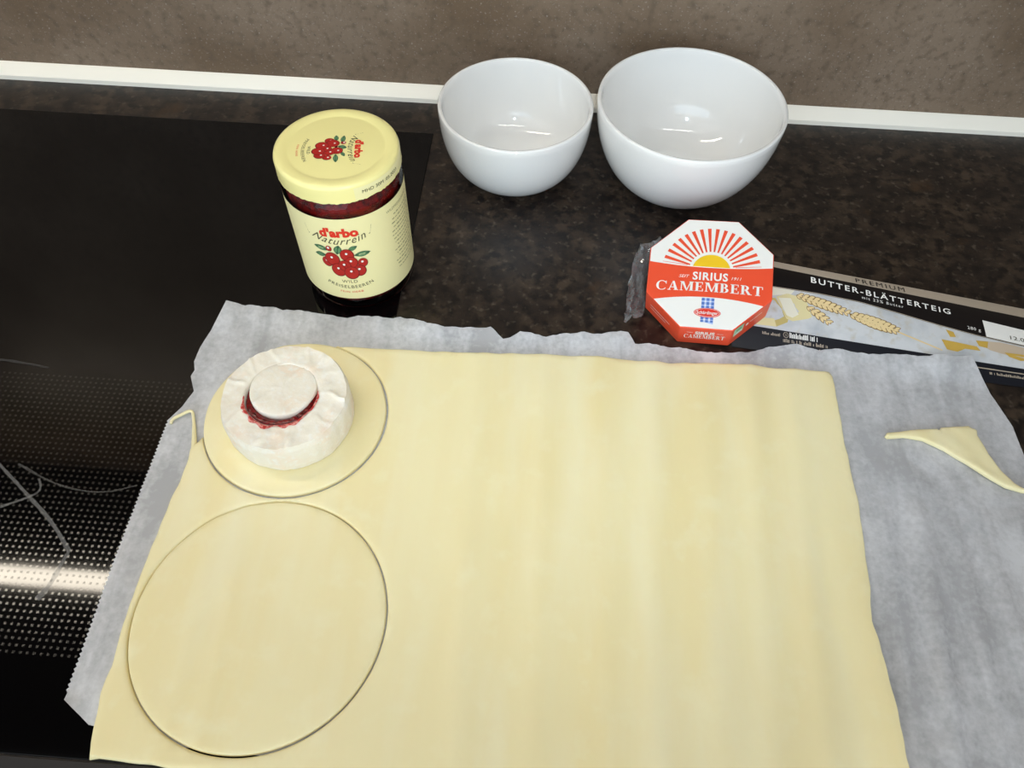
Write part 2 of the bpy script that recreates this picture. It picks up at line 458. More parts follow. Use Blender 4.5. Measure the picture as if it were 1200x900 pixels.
def serif(word, height, width):
    x = 0; sh = []
    for ch in word:
        g, adv = SG(ch); g = merge(*g); sh.append(move(g, x, 0)); x += adv + 0.06
    v, f = merge(*sh)
    v = [(p[0], p[1] * height) for p in v]
    return fitw((v, f), width)

# ================================================================== SETTING
WALL_Y = 0.2075
v, f = box(-1.6, 1.6, -0.40, WALL_Y, -0.04, 0.0)
worktop = mesh_obj('worktop', v, f, M_counter); bevel(worktop, 0.003)
tag(worktop, 'dark brown mottled stone-look kitchen worktop under everything', 'worktop')
v, f = box(-1.6, 1.6, WALL_Y, WALL_Y + 0.02, -0.04, 1.5)
struct(mesh_obj('wall_back', v, f, M_wall))
prof = [(0.1985, 0.0), (0.1985, 0.0042), (0.1992, 0.0052), (0.2069, 0.0128), (0.2075, 0.0130), (0.2075, 0.0)]
v = [(x, y, z) for x in (-1.6, 1.6) for y, z in prof]; n = len(prof)
f = [(i, (i + 1) % n, n + (i + 1) % n, n + i) for i in range(n)] + [tuple(range(n))[::-1], tuple(range(n, 2 * n))]
struct(mesh_obj('trim_1', v, [tuple(reversed(q)) for q in f], M_trim))

# range hood above the hob, with its light bar
hood = empty('range_hood', (-0.54, 0.0, 0.80)); tag(hood, 'dark steel range hood on the wall above the hob with a light bar', 'range hood')
v, f = box(-0.47, 0.45, -0.26, 0.2075, 0.0, 0.09); o = mesh_obj('body', v, f, M_steel, hood); bevel(o, 0.004)
v, f = box(-0.44, 0.34, -0.014, 0.014, -0.008, -0.0005); mesh_obj('light_bar', v, f, M_hoodlamp, hood)
# added unseen cupboard beside the hood: shades the wall and worktop on the right
cup = empty('shade_cupboard', (0.52, 0.0, 0.56)); tag(cup, 'added unseen wall cupboard that shades the wall and worktop beside the hood', 'cupboard')
v, f = box(-0.60, 0.60, -0.12, 0.2075, 0.0, 0.70); o = mesh_obj('body', v, f, M_cup, cup); bevel(o, 0.002)
for x0, x1, hx in ((-0.598, -0.002, -0.04), (0.002, 0.598, 0.04)):
    v, f = box(x0, x1, -0.14, -0.1205, 0.002, 0.698); d_ = mesh_obj('door', v, f, M_cup, cup); bevel(d_, 0.002)
    v, f = box(hx - 0.005, hx + 0.005, -0.165, -0.14, 0.05, 0.20); o = mesh_obj('handle', v, f, M_steel, d_); bevel(o, 0.003)
# ceiling lamp with two tubes
cl = empty('ceiling_lamp', (0.25, -0.75, 1.5)); tag(cl, 'white ceiling batten lamp with two bright tubes above the worktop', 'lamp')
v, f = box(-0.65, 0.65, -0.05, 0.05, 0.03, 0.08); o = mesh_obj('housing', v, f, M_lampbody, cl); bevel(o, 0.004)
for x0, x1 in ((-0.62, 0.10), (0.18, 0.62)):
    v, f = lathe([(0.0005, 0), (0.014, 0.0), (0.014, x1 - x0), (0.0005, x1 - x0)], 16)
    mesh_obj('tube', [(x0 + z, x, y + 0.012) for x, y, z in v], f, M_tube, cl, smooth=False)

# ================================================================== HOB
hob = empty('induction_hob', (0, 0, 0)); tag(hob, 'black glass cooking hob with a grid of tiny grey dots', 'hob')
v, f = box(-0.99, -0.0868, -0.345, 0.1553, 0.00005, 0.0010)
o = mesh_obj('glass_plate', v, f, M_hob, hob); bevel(o, 0.0006)
v, f = box(-0.995, -0.0868, -0.352, -0.3455, 0.00005, 0.0016)
o = mesh_obj('front_rail', v, f, M_black, hob); bevel(o, 0.0006)
def ribbon(name, pts, w0, w1, z, material, parent, seed):
    P = smooth_poly(pts, 3, closed=False); V = []; F = []
    n = len(P)
    for i, p in enumerate(P):
        a = P[max(i - 1, 0)]; b = P[min(i + 1, n - 1)]; t = (b - a).normalized(); nv = Vector((-t.y, t.x))
        wd = (w0 + (w1 - w0) * i / (n - 1)) * (0.65 + 0.7 * abs(noise.noise((i * 0.9, seed, 0))))
        V += [(p.x + nv.x * wd, p.y + nv.y * wd, z), (p.x - nv.x * wd, p.y - nv.y * wd, z)]
        if i: F.append((2 * i - 2, 2 * i - 1, 2 * i + 1, 2 * i))
    return mesh_obj(name, V, F, material, parent)
M_smear2 = mat_thin_glass('thin_smear', (0.9, 0.9, 0.9), 0.5, milky=0.09)
M_smear3 = mat_thin_glass('faint_smear', (0.9, 0.9, 0.9), 0.5, milky=0.025)
ribbon('smear', [(-0.325, -0.178), (-0.3099, -0.1892), (-0.2902, -0.2034), (-0.2637, -0.2226), (-0.2464, -0.2398)], 0.0009, 0.0016, 0.00115, M_smear2, hob, 1)
ribbon('smear', [(-0.2464, -0.2398), (-0.2480, -0.2500), (-0.2490, -0.2601), (-0.2527, -0.2685)], 0.0010, 0.0026, 0.00116, M_smear2, hob, 2)
ribbon('smear', [(-0.30, -0.2169), (-0.287, -0.2105), (-0.2778, -0.2042), (-0.2829, -0.1959)], 0.0011, 0.0007, 0.00118, M_smear2, hob, 3)
ribbon('smear', [(-0.30, -0.187), (-0.27, -0.200), (-0.2417, -0.2032), (-0.2224, -0.1958)], 0.0009, 0.0006, 0.00117, M_smear3, hob, 4)
ribbon('smear', [(-0.36, -0.112), (-0.3465, -0.1104), (-0.33, -0.1120), (-0.3116, -0.1147)], 0.0014, 0.0009, 0.00115, M_smear3, hob, 5)

# ================================================================== BOWLS
def bowl(name, loc, R, H, foot, label, pw):
    out = [(0.001, 0.0012), (foot - 0.003, 0.0012), (foot - 0.0025, 0.0), (foot, 0.0), (foot + 0.0006, 0.0025)]
    n = 26
    for i in range(n + 1):
        t = i / n; a = t * PI / 2
        r = foot + (R - foot) * math.sin(a) ** (2 / pw); z = 0.0035 + (H - 0.0035) * (1 - math.cos(a) ** (2 / pw))
        if i == 0: continue
        out.append((r, z))
    th = 0.0030
    out += [(R - 0.0004, H + 0.0008), (R - th * 0.5, H + 0.0013), (R - th + 0.0003, H + 0.0008)]
    for i in range(n, -1, -1):
        a = i / n * PI / 2
        r = (foot - 0.001) + (R - th - foot + 0.001) * math.sin(a) ** (2 / pw); z = 0.007 + (H - 0.007) * (1 - math.cos(a) ** (2 / pw))
        out.append((r, z))
    out += [(foot * 0.5, 0.0062), (0.0008, 0.006)]
    v, f = lathe(out, 128)
    o = mesh_obj(name, v, f, M_porcelain, None, smooth=True, loc=loc)
    smooth_angle(o, 50)
    return tag(o, label, 'bowl', 'white porcelain bowls')
bowl('porcelain_bowl', (-0.0139, 0.1144, 0.0), 0.0597, 0.0640, 0.026, 'smaller white porcelain bowl, nearer to the lidded jar', 2.3)
bowl('porcelain_bowl', (0.1182, 0.1121, 0.0), 0.0706, 0.0753, 0.0255, 'larger white porcelain bowl, behind the red and white cheese box', 2.0)

# ================================================================== DOUGH OUTLINES
C1, C2 = (-0.1370, -0.1406), (-0.1268, -0.2702)
R1, R2 = 0.0583, 0.0692
arc1 = [(C1[0] + (R1 + 0.0003) * math.cos(math.radians(a)), C1[1] + (R1 + 0.0003) * math.sin(math.radians(a))) for a in np.linspace(77, -160, 120)]
right = [(0.2085, -0.3500), (0.2088, -0.32), (0.2082, -0.2751), (0.2068, -0.2487), (0.2078, -0.2400), (0.2098, -0.2285), (0.2145, -0.1808), (0.2139, -0.1334), (0.2152, -0.0785)]
topedge = [(0.2135, -0.0772), (0.1718, -0.0775), (0.1605, -0.0758), (0.1256, -0.0774), (0.0907, -0.0792), (0.0559, -0.0776), (-0.0024, -0.0791), (-0.0256, -0.0814), (-0.049, -0.0815), (-0.0957, -0.0829), (-0.1215, -0.0829)]
left = [(-0.1945, -0.1650), (-0.1964, -0.1680), (-0.1968, -0.1700), (-0.1962, -0.1805), (-0.1964, -0.1896), (-0.1981, -0.2113), (-0.1993, -0.2344), (-0.2000, -0.2608), (-0.1996, -0.279), (-0.1976, -0.3007), (-0.1980, -0.314), (-0.1965, -0.3241), (-0.1944, -0.3378), (-0.1921, -0.3452)]
front = [(-0.1880, -0.3442), (-0.15, -0.3458), (-0.10, -0.3470), (0.0, -0.3480), (0.1, -0.3490), (0.19, -0.3500)]
sheet_out = resample(right, 0.003, False)[:-1] + resample(topedge, 0.003, False) + [Vector(p) for p in arc1] + resample(left, 0.003, False) + resample(front, 0.003, False)
jit = []
for p in sheet_out:
    d1 = (p - Vector(C1)).length
    k = 0.0 if d1 < R1 + 0.002 else 0.0009
    jit.append((p.x + k * noise.noise((p.x * 90, p.y * 90, 3.1)), p.y + k * noise.noise((p.x * 90, p.y * 90, 8.4))))
sheet_out = jit
hole2 = [(C2[0] + R2 * math.cos(a), C2[1] + R2 * math.sin(a)) for a in np.linspace(0, 2 * PI, 150, endpoint=False)]
RIDGES = [(-0.020, 0.0007, 0.010, 0.05), (0.022, 0.0008, 0.008, 0.03), (0.060, 0.0006, 0.010, 0.02), (0.088, 0.0009, 0.009, -0.02), (0.122, 0.0007, 0.010, -0.03), (0.152, 0.0010, 0.008, -0.05), (0.178, 0.0008, 0.008, -0.06), (-0.17, 0.0004, 0.006, 0.08), (-0.150, 0.0004, 0.005, 0.06)]
def sstep(a, b, x):
    t = min(1, max(0, (x - a) / (b - a))); return t * t * (3 - 2 * t)
def dough_bulge(x, y):
    h = 0
    for x0, a, wd, lean in RIDGES:
        xx = x0 - lean * (y + 0.2) + 0.004 * noise.noise((x0 * 50, y * 9, 1.0))
        k = 0.45 + 0.55 * noise.noise((x0 * 31, y * 12, 5.0))
        h += a * (0.6 + k) * 1.5 * math.exp(-((x - xx) / wd) ** 2)
    h += 0.00035 * noise.noise((x * 40, y * 26, 0.5)) + 0.00012 * noise.noise((x * 150, y * 150, 2.5))
    h -= 0.0008 * math.exp(-((x - 0.186) / 0.008) ** 2) * sstep(-0.12, -0.24, y)
    return max(h, -0.001)
DZ = 0.0017
def flat(z): return lambda x, y: z
def sheet_base(x, y): return DZ + 0.0075 * sstep(0.188, 0.212, x) * sstep(-0.18, -0.30, y)

# ================================================================== BAKING PAPER
pb = [(-0.2083, -0.0500), (-0.19, -0.0510), (-0.1691, -0.0535), (-0.1257, -0.0560), (-0.0833, -0.0545), (-0.0459, -0.0605), (-0.030, -0.0590), (-0.019, -0.0590), (-0.0094, -0.0665), (0.002, -0.0610), (0.0203, -0.0605), (0.0563, -0.0560), (0.0774, -0.0558), (0.0822, -0.0640), (0.092, -0.0635), (0.1102, -0.0645), (0.130, -0.0650), (0.1515, -0.0660), (0.175, -0.0600), (0.1941, -0.0570), (0.2352, -0.0600), (0.2704, -0.0610), (0.300, -0.0600), (0.3105, -0.0590)]
pr_ = [(0.3119, -0.0610), (0.3191, -0.0820), (0.3272, -0.1110), (0.3275, -0.1400), (0.3250, -0.1600), (0.3280, -0.2500), (0.3300, -0.3450)]
pf = [(0.20, -0.3420), (0.0, -0.3400), (-0.15, -0.3360), (-0.1996, -0.3292), (-0.2158, -0.3187)]
pl = [(-0.2168, -0.3150), (-0.2176, -0.2786), (-0.2187, -0.2236), (-0.2185, -0.1500), (-0.2130, -0.1380), (-0.2092, -0.1259), (-0.2150, -0.1140), (-0.2140, -0.1090), (-0.2165, -0.1020), (-0.2160, -0.0900), (-0.2120, -0.0700)]
def zig(pts, amp, pitch):
    P = resample(pts, pitch / 2, False); out = []
    for i, p in enumerate(P):
        a = P[max(i - 1, 0)]; b = P[min(i + 1, len(P) - 1)]; t = (b - a).normalized()
        s = amp if i % 2 else -amp
        out.append(p + Vector((-t.y, t.x)) * s)
    return out
paper_out = []
for p in resample(pb, 0.0025, False):
    k = sstep(-0.205, -0.19, p.x) * sstep(0.312, 0.30, p.x)
    paper_out.append((p.x, p.y + k * (0.0022 * noise.noise((p.x * 75, 0.3, 0)) + 0.0009 * noise.noise((p.x * 260, 1.3, 0)))))
paper_out += [(p.x, p.y) for p in resample(pr_, 0.003, False)] + [(p.x, p.y) for p in resample(pf, 0.004, False)]
paper_out += [(p.x, p.y) for p in zig(pl[:4], 0.00055, 0.0026)] + [(p.x, p.y) for p in resample(pl[4:], 0.003, False)]

# cheese carton pose (octagonal box leaning on the flattened pastry carton)
OX = Matrix(((0.9875, 0.0751, -0.1383, 0.12904), (-0.1103, 0.9571, -0.2679, -0.02535), (0.1122, 0.2798, 0.9535, 0.03735), (0, 0, 0, 1)))
# pastry carton, nearly flat; left end fuller
KBL, KBR = Vector((0.1500, -0.0585, 0.0006)), Vector((0.4300, -0.0862, 0.0006))
KTL, KTR = Vector((0.1495, 0.0037, 0.0238)), Vector((0.4300, -0.0312, 0.0040))
def carton_face(u, vv, lift=0.0):
    a = KBL.lerp(KBR, u); b = KTL.lerp(KTR, u); p = a.lerp(b, vv)
    sag = 0.0016 * math.sin(PI * min(max(vv, 0), 1))
    n = (KBR - KBL).cross(b - a).normalized()
    return p + n * (lift + sag)
def carton_height(x, y):
    u = (x - 0.15) / 0.28
    if u < 0: return 0
    a = KBL.lerp(KBR, u); b = KTL.lerp(KTR, u)
    t = (y - a.y) / (b.y - a.y)
    if t < -0.12: return 0
    return a.z + (b.z - a.z) * max(t, 0) + 0.0022 * math.sin(PI * min(max(t, 0), 1)) + 0.0004

def paper_base(x, y, d):
    k = sstep(0.002, 0.022, d)
    back = sstep(-0.080, -0.056, y) * sstep(0.01, 0.0, max(0, -0.22 - x))
    z = 0.0013
    rid = 0.0
    if x > 0.19:
        for x0, a, wd, lean in ((0.226, 0.0024, 0.0035, -0.12), (0.247, 0.0040, 0.0045, -0.10), (0.268, 0.0026, 0.0040, -0.05), (0.290, 0.0034, 0.0055, -0.04), (0.312, 0.0025, 0.005, 0.0)):
            xx = x0 - lean * (y + 0.22) + 0.004 * noise.noise((x0 * 40, y * 14, 4))
            rid += a * sstep(-0.13, -0.20, y) * (0.7 + 0.6 * noise.noise((x0 * 9, y * 20, 7))) * math.exp(-((x - xx) / wd) ** 2)
    z += k * (rid + 0.0016 * abs(noise.noise((x * 48, y * 30, 3))) + 0.0005 * noise.noise((x * 210, y * 210, 1)))
    z += back * k * (0.0022 + 0.0028 * noise.noise((x * 60, y * 25, 6)) + 0.0008 * noise.noise((x * 190, y * 120, 2)))
    z += 0.0045 * sstep(0.235, 0.285, x) * sstep(-0.085, -0.060, y)
    z += 0.003 * sstep(-0.205, -0.217, x) * sstep(-0.315, -0.325, y)
    return max(z, 0.00125, carton_height(x, y) + 0.0009 if y > -0.095 else 0)
ref_poly = [sheet_out[i] for i in range(0, len(sheet_out), 6)]
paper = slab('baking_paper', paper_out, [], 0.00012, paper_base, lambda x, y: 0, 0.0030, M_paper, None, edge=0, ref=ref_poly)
tag(paper, 'crinkled grey-white baking paper lying under the yellow dough', 'baking paper')

# ================================================================== DOUGH
sheet = empty('dough_sheet', (0, 0, 0)); tag(sheet, 'large rectangular sheet of pale yellow puff pastry with two round cut-outs', 'dough')
slab('rolled_sheet', sheet_out, [hole2], 0.0028, sheet_base, dough_bulge, 0.0036, M_dough, sheet)
# thin torn strand hanging off the sheet's corner
P = smooth_poly([(-0.1952, -0.1690, 0.0024), (-0.1975, -0.1610, 0.0030), (-0.2000, -0.1530, 0.0032), (-0.2022, -0.1470, 0.0034), (-0.2035, -0.1432, 0.0046), (-0.2062, -0.1428, 0.0044), (-0.2105, -0.1457, 0.0036), (-0.2142, -0.1482, 0.0034), (-0.2155, -0.1505, 0.0032), (-0.2152, -0.1525, 0.0028)], 3, closed=False)
V, F = [], []
for i, p in enumerate(P):
    a = P[max(i - 1, 0)]; b = P[min(i + 1, len(P) - 1)]; t = (b - a).normalized(); s = t.cross(Vector((0, 0, 1))).normalized(); u = s.cross(t)
    for k in range(8):
        an = 2 * PI * k / 8; V.append(p + (s * math.cos(an) + u * math.sin(an)) * max(0.0010, 0.0021 - 0.0016 * i / (len(P) * 0.42)) if i < len(P) - 2 else p + (s * math.cos(an) + u * math.sin(an)) * 0.0007)
    if i:
        for k in range(8): F.append(((i - 1) * 8 + k, (i - 1) * 8 + (k + 1) % 8, i * 8 + (k + 1) % 8, i * 8 + k))
F += [tuple(range(8))[::-1], tuple(range(len(V) - 8, len(V)))]
mesh_obj('torn_strand', V, F, M_dough, sheet, smooth=True)

def disc(name, c, r, label, seed):
    pts = []
    for a in np.linspace(0, 2 * PI, 140, endpoint=False):
        rr = r + 0.00025 * noise.noise((math.cos(a) * 3, math.sin(a) * 3, seed))
        pts.append((c[0] + rr * math.cos(a), c[1] + rr * math.sin(a)))
    o = slab(name, pts, [], 0.0028, flat(DZ), lambda x, y: dough_bulge(x, y), 0.0036, M_dough)
    return tag(o, label, 'dough', 'round dough discs')
disc('dough_disc', (C1[0] - 0.0005, C1[1] + 0.0006), R1 - 0.0006, 'smaller round cut disc of yellow dough under the camembert wheel', 1)
disc('dough_disc', (C2[0] - 0.0003, C2[1] + 0.0003), R2 - 0.00060, 'larger bare round disc of yellow dough below the cheese', 2)
sc = [(0.2404, -0.1262), (0.2420, -0.1238), (0.2500, -0.1224), (0.263, -0.1195), (0.275, -0.1182), (0.2765, -0.1190), (0.278, -0.1170), (0.2960, -0.1145), (0.2975, -0.1160), (0.3010, -0.1170), (0.3000, -0.1215), (0.3030, -0.1350), (0.3080, -0.1470), (0.3130, -0.1545), (0.3180, -0.1580), (0.3260, -0.1590), (0.3262, -0.1602), (0.3170, -0.1605), (0.3070, -0.1575), (0.2960, -0.1500), (0.2872, -0.1425), (0.2760, -0.1340), (0.2643, -0.1275), (0.2520, -0.1262), (0.2415, -0.1278)]
_pp = {}
def sc_base(x, y): return 0.0028 + 0.0005 * noise.noise((x * 80, y * 80, 0))
scrap = slab('dough_scrap', resample(sc, 0.0015), [], 0.0026, sc_base, lambda x, y: 0.0005 * noise.noise((x * 120, y * 120, 3)) , 0.0025, M_dough, edge=0.0011)
tag(scrap, 'small torn triangular scrap of dough lying on the bare paper', 'dough scrap')

# ================================================================== CAMEMBERT WHEEL
CC = (-0.1380, -0.1430); RC = 0.0390; HC = 0.0258; ZC = DZ + 0.0030
HCc = (-0.0025, 0.0009); RH = 0.0224      # hole centre (local), radius
def rim(a):   # slightly faceted outline
    return 1 + 0.016 * noise.noise((math.cos(a) * 2.2, math.sin(a) * 2.2, 1.7)) + 0.013 * noise.noise((math.cos(a) * 7, math.sin(a) * 7, 4.1))
n = 180; V = []; F = []
prof = [('i', 0.0185), ('i', 0.0200), ('i', 0.0248)]
rings = []
def ring(fn):
    s = len(V)
    for i in range(n):
        a = 2 * PI * i / n; V.append(fn(a))
    rings.append(s)
def crease(x, y, z):
    r = math.hypot(x, y); a = math.atan2(y, x)
    k = sstep(RH, RC * 0.9, r)
    c = 0
    for q in range(13):
        aq = q * 2 * PI / 13 + 0.5 * noise.noise((q * 3.3, 0.2, 0)); da = (a - aq - 0.25 * noise.noise((q * 1.7, r * 60, 0)) + PI) % (2 * PI) - PI
        c += math.exp(-(da * r / 0.0011) ** 2) * (0.5 + noise.noise((q * 5.1, 1.4, 0)))
    return z + 0.0007 * k * c * 2.6 + 0.0011 * noise.noise((x * 110, y * 110, 2)) + 0.00025 * noise.noise((x * 420, y * 420, 5))
hole = lambda a, r: (HCc[0] + r * math.cos(a), HCc[1] + r * math.sin(a))
ring(lambda a: (*hole(a, 0.001), 0.0185))
ring(lambda a: (*hole(a, RH - 0.0006), 0.0185))
ring(lambda a: (*hole(a, RH - 0.0002), HC - 0.0012))
ring(lambda a: (*hole(a, RH + 0.0004), HC - 0.0002 + 0.0003 * noise.noise((math.cos(a) * 6, math.sin(a) * 6, 0))))
for t in np.linspace(0.08, 0.93, 12):
    def fn(a, t=t):
        h = hole(a, RH + 0.0004); e = (RC * rim(a) * math.cos(a), RC * rim(a) * math.sin(a))
        x = h[0] + (e[0] - h[0]) * t; y = h[1] + (e[1] - h[1]) * t
        return (x, y, crease(x, y, HC))
    ring(fn)
for rf, zf in ((0.97, HC - 0.0006), (0.995, HC - 0.0022), (1.004, HC - 0.005), (1.012, HC * 0.55), (1.010, HC * 0.25), (0.995, 0.0025), (0.97, 0.0005), (0.9, 0.0), (0.02, 0.0)):
    def fn(a, rf=rf, zf=zf):
        r = RC * rim(a) * rf * (1 + (0.008 * noise.noise((math.cos(a) * 5, math.sin(a) * 5, zf * 120)) if 0.002 < zf < HC - 0.001 else 0))
        return (r * math.cos(a), r * math.sin(a), zf + (0.0006 * noise.noise((math.cos(a) * 9, math.sin(a) * 9, 9)) if zf > HC - 0.004 else 0))
    ring(fn)
for q in range(len(rings) - 1):
    for i in range(n):
        j = (i + 1) % n; F.append((rings[q] + i, rings[q + 1] + i, rings[q + 1] + j, rings[q] + j))
F = [tuple(reversed(q)) for q in F]
wheel = mesh_obj('camembert_cheese', V, F, M_rind, None, smooth=True, loc=(CC[0], CC[1], ZC))
smooth_angle(wheel, 60)
tag(wheel, 'round white camembert wheel with a hollowed centre on the smaller dough disc', 'cheese')
# jam filling with its lumpy edge spilling over
V, F = [], []; nr, na = 12, 120
for k in range(nr + 1):
    for i in range(na):
        a = 2 * PI * i / na
        fr = sstep(-0.25, 0.6, -math.sin(a) + 0.25 * math.cos(a))       # spill only on the front side
        rmax = (RH - 0.0009)
        r = rmax * k / nr
        z = 0.0190 + 0.0062 * sstep(0.55, 0.95, k / nr) * (0.78 + 0.22 * fr) + 0.0005 * noise.noise((math.cos(a) * r * 400, math.sin(a) * r * 400, 3))
        if k == nr: z -= 0.0012
        V.append((r * math.cos(a), r * math.sin(a), z))
for k in range(nr):
    for i in range(na):
        j = (i + 1) % na; F.append((k * na + i, (k + 1) * na + i, (k + 1) * na + j, k * na + j))
jam = mesh_obj('jam_filling', V, F, M_jam, None, smooth=True, loc=(CC[0] + HCc[0], CC[1] + HCc[1], ZC))
tag(jam, 'dark red cranberry jam filling the hollow in the camembert wheel', 'jam')
# juice stain: ragged skin on the rind at the front lip of the hollow
V, F = [], []; na = 90; a0, a1 = math.radians(188), math.radians(372)
for i in range(na + 1):
    a = a0 + (a1 - a0) * i / na
    e = math.sin(PI * i / na) ** 0.5
    wd = e * (0.0012 + 0.0034 * max(0, 0.35 + noise.noise((i * 0.13, 2.2, 0)) + 0.4 * noise.noise((i * 0.23, 0.2, 0))))
    for k in range(4):
        r = RH - 0.0003 + wd * k / 3; x, y = hole(a, r)
        V.append((x, y, (HC + 0.0004 if k else HC - 0.0009) + 0.0006 * noise.noise((x * 110, y * 110, 2)) + 0.00025 * noise.noise((x * 420, y * 420, 5))))
    if i:
        for k in range(3): F.append(((i - 1) * 4 + k, (i - 1) * 4 + k + 1, i * 4 + k + 1, i * 4 + k))
mesh_obj('juice_stain', V, F, M_juice, jam, smooth=True, loc=(-HCc[0], -HCc[1], 0))
# plug cut from the centre, set back over the hole
V, F = [], []; rings = []; RP = 0.0204
for rf, zf in ((0.02, 0.0), (0.93, 0.0), (0.99, 0.0010), (1.0, 0.0035), (1.0, 0.0060), (0.985, 0.0068), (0.96, 0.0071), (0.8, 0.0071), (0.6, 0.0071), (0.4, 0.0071), (0.2, 0.0071), (0.02, 0.0071)):
    s = len(V); rings.append(s)
    for i in range(120):
        a = 2 * PI * i / 120; r = RP * rf * (1 + 0.012 * noise.noise((math.cos(a) * 2, math.sin(a) * 2, 6)))
        x, y = r * math.cos(a), r * math.sin(a)
        z = zf + (0.0008 * noise.noise((x * 95, y * 95, 7)) + 0.0005 * math.exp(-((x - y * 0.8 + 0.004) / 0.0012) ** 2) if zf > 0.005 else 0)
        V.append((x, y, z))
for q in range(len(rings) - 1):
    for i in range(120):
        j = (i + 1) % 120; F.append((rings[q] + i, rings[q] + j, rings[q + 1] + j, rings[q + 1] + i))
plug = mesh_obj('camembert_plug', V, F, M_rind, None, smooth=True, loc=(-0.1402, -0.1380, ZC + HC - 0.0066))
plug.rotation_euler = (math.radians(-1.8), math.radians(1), 0)
smooth_angle(plug, 60)
tag(plug, 'small round white cheese slice set on the jam in the wheel', 'cheese slice')

# ================================================================== JAR
JX, JY, JR, JH = -0.1184, -0.0103, 0.0392, 0.1137
jar = empty('jam_jar', (JX, JY, 0.0010)); tag(jar, 'tall glass jar of dark red cranberry jam with a cream label and yellow lid', 'jar')
gp = [(0.001, 0.0012), (0.030, 0.0012), (0.0335, 0.0), (0.0360, 0.0008), (0.0382, 0.0040), (0.0390, 0.0090), (0.0390, 0.0900), (0.0386, 0.0930), (0.0372, 0.0965), (0.0352, 0.0985), (0.0345, 0.1000), (0.0345, 0.1105)]
v, f = lathe(gp, 128); o = mesh_obj('glass', v, f, M_glass, jar, smooth=True)
gp = [(0.001, 0.0050), (0.031, 0.0050), (0.0348, 0.0075), (0.0366, 0.0120), (0.0368, 0.0890), (0.0360, 0.0925), (0.0340, 0.0955), (0.0330, 0.0985), (0.0328, 0.1010), (0.001, 0.1015)]
v, f = lathe(gp, 96); o = mesh_obj('jam_content', v, f, M_jarjam, jar, smooth=True); smooth_angle(o, 50)
TH0 = math.radians(-86.5)
def jarmap(r):
    def fn(s, z, lift=0):
        a = TH0 + s / JR; return ((r + lift) * math.cos(a), (r + lift) * math.sin(a), z)
    return fn
lm = jarmap(0.0392)
V, F = [], []; ns, nz = 110, 4
s0, s1 = -0.118, 0.118
for i in range(ns + 1):
    for k in range(nz + 1): V.append(lm(s0 + (s1 - s0) * i / ns, 0.0145 + (0.0880 - 0.0145) * k / nz))
for i in range(ns):
    for k in range(nz):
        a = i * (nz + 1) + k; F.append((a, a + nz + 1, a + nz + 2, a + 1))
lab = mesh_obj('label', V, F, M_label, jar, smooth=True); lab['label'] = 'cream paper label with a cranberry drawing'
mm = 0.001
def motif(small=False):
    it = []
    it.append((move(fitw(T("d'arbo", 9.6 * mm, bold=0.0005, space=1.02), 25 * mm), 0.5 * mm, 73.3 * mm), M_red, 1))
    nat = fitw(T('Naturrein', 8.6 * mm, shear=0.5, space=1.15), 38 * mm)
    it.append((move(bend(nat, 0.042), 0, 66.5 * mm), M_ink, 0))
    for sx in (-1, 1):       # flourishes at both ends of the script line
        cur = [(sx * (19.5 + 2.6 * t) * mm, (72.5 + 5.0 * t - 1.6 * math.sin(t * 5)) * mm) for t in np.linspace(0, 1, 10)]
        it.append((merge(*[poly([(cur[i][0], cur[i][1]), (cur[i + 1][0], cur[i + 1][1]), (cur[i + 1][0], cur[i + 1][1] + 0.45 * mm), (cur[i][0], cur[i][1] + 0.45 * mm)]) for i in range(9)]), M_ink, 0))
    B = [(448, 535, 38), (480, 440, 21), (690, 540, 35), (595, 480, 48), (490, 510, 52), (615, 530, 45), (660, 590, 45), (565, 552, 44), (520, 582, 52), (603, 602, 52)]
    sx = lambda x: (x - 565) * 0.0967 * mm
    sz = lambda y: (49 + (540 - y) * 0.1335) * mm
    for x, y, ln, wd, r in ((425, 445, 52, 20, 172), (408, 492, 40, 19, 185), (540, 445, 42, 24, 75), (640, 437, 36, 16, 28), (698, 482, 56, 21, 4)):
        it.append((leaf(sx(x), sz(y), ln * 0.1 * mm, wd * 0.11 * mm, math.radians(r)), M_greendark, 0))
        c, s = math.cos(math.radians(r)), math.sin(math.radians(r))
        for k in (-1, 1):
            ox, oy = -s * k * wd * 0.045 * mm, c * k * wd * 0.045 * mm
            it.append((leaf(sx(x) + ox, sz(y) + oy, ln * 0.078 * mm, wd * 0.036 * mm, math.radians(r)), M_green, 1))
    for i, (x, y, r) in enumerate(B):
        ly = 1 + i * 0.25
        it.append((ell(sx(x), sz(y), r * 0.0967 * mm, r * 0.118 * mm), M_berrydark, ly))
        it.append((ell(sx(x) - 0.1 * mm, sz(y) + 0.2 * mm, r * 0.086 * mm, r * 0.105 * mm), M_berry, ly + 0.1))
        it.append((ell(sx(x) - 0.3 * mm, sz(y) + r * 0.03 * mm, 0.85 * mm, 0.95 * mm, n=10), M_white, ly + 0.2))
    it.append((move(fitw(T('WILD', 4.1 * mm, space=1.15), 10.5 * mm), 0.8 * mm, 30.6 * mm), M_ink, 0))
    it.append((move(bend(fitw(T('PREISELBEEREN', 4.1 * mm, space=1.15), 33 * mm), 0.038), 0.8 * mm, 25.2 * mm), M_ink, 0))
    it.append((move(bend(fitw(T('FEIN HERB', 2.6 * mm, space=1.2), 16 * mm), 0.05), 0.8 * mm, 20.6 * mm), M_red, 0))
    return it
items = motif()
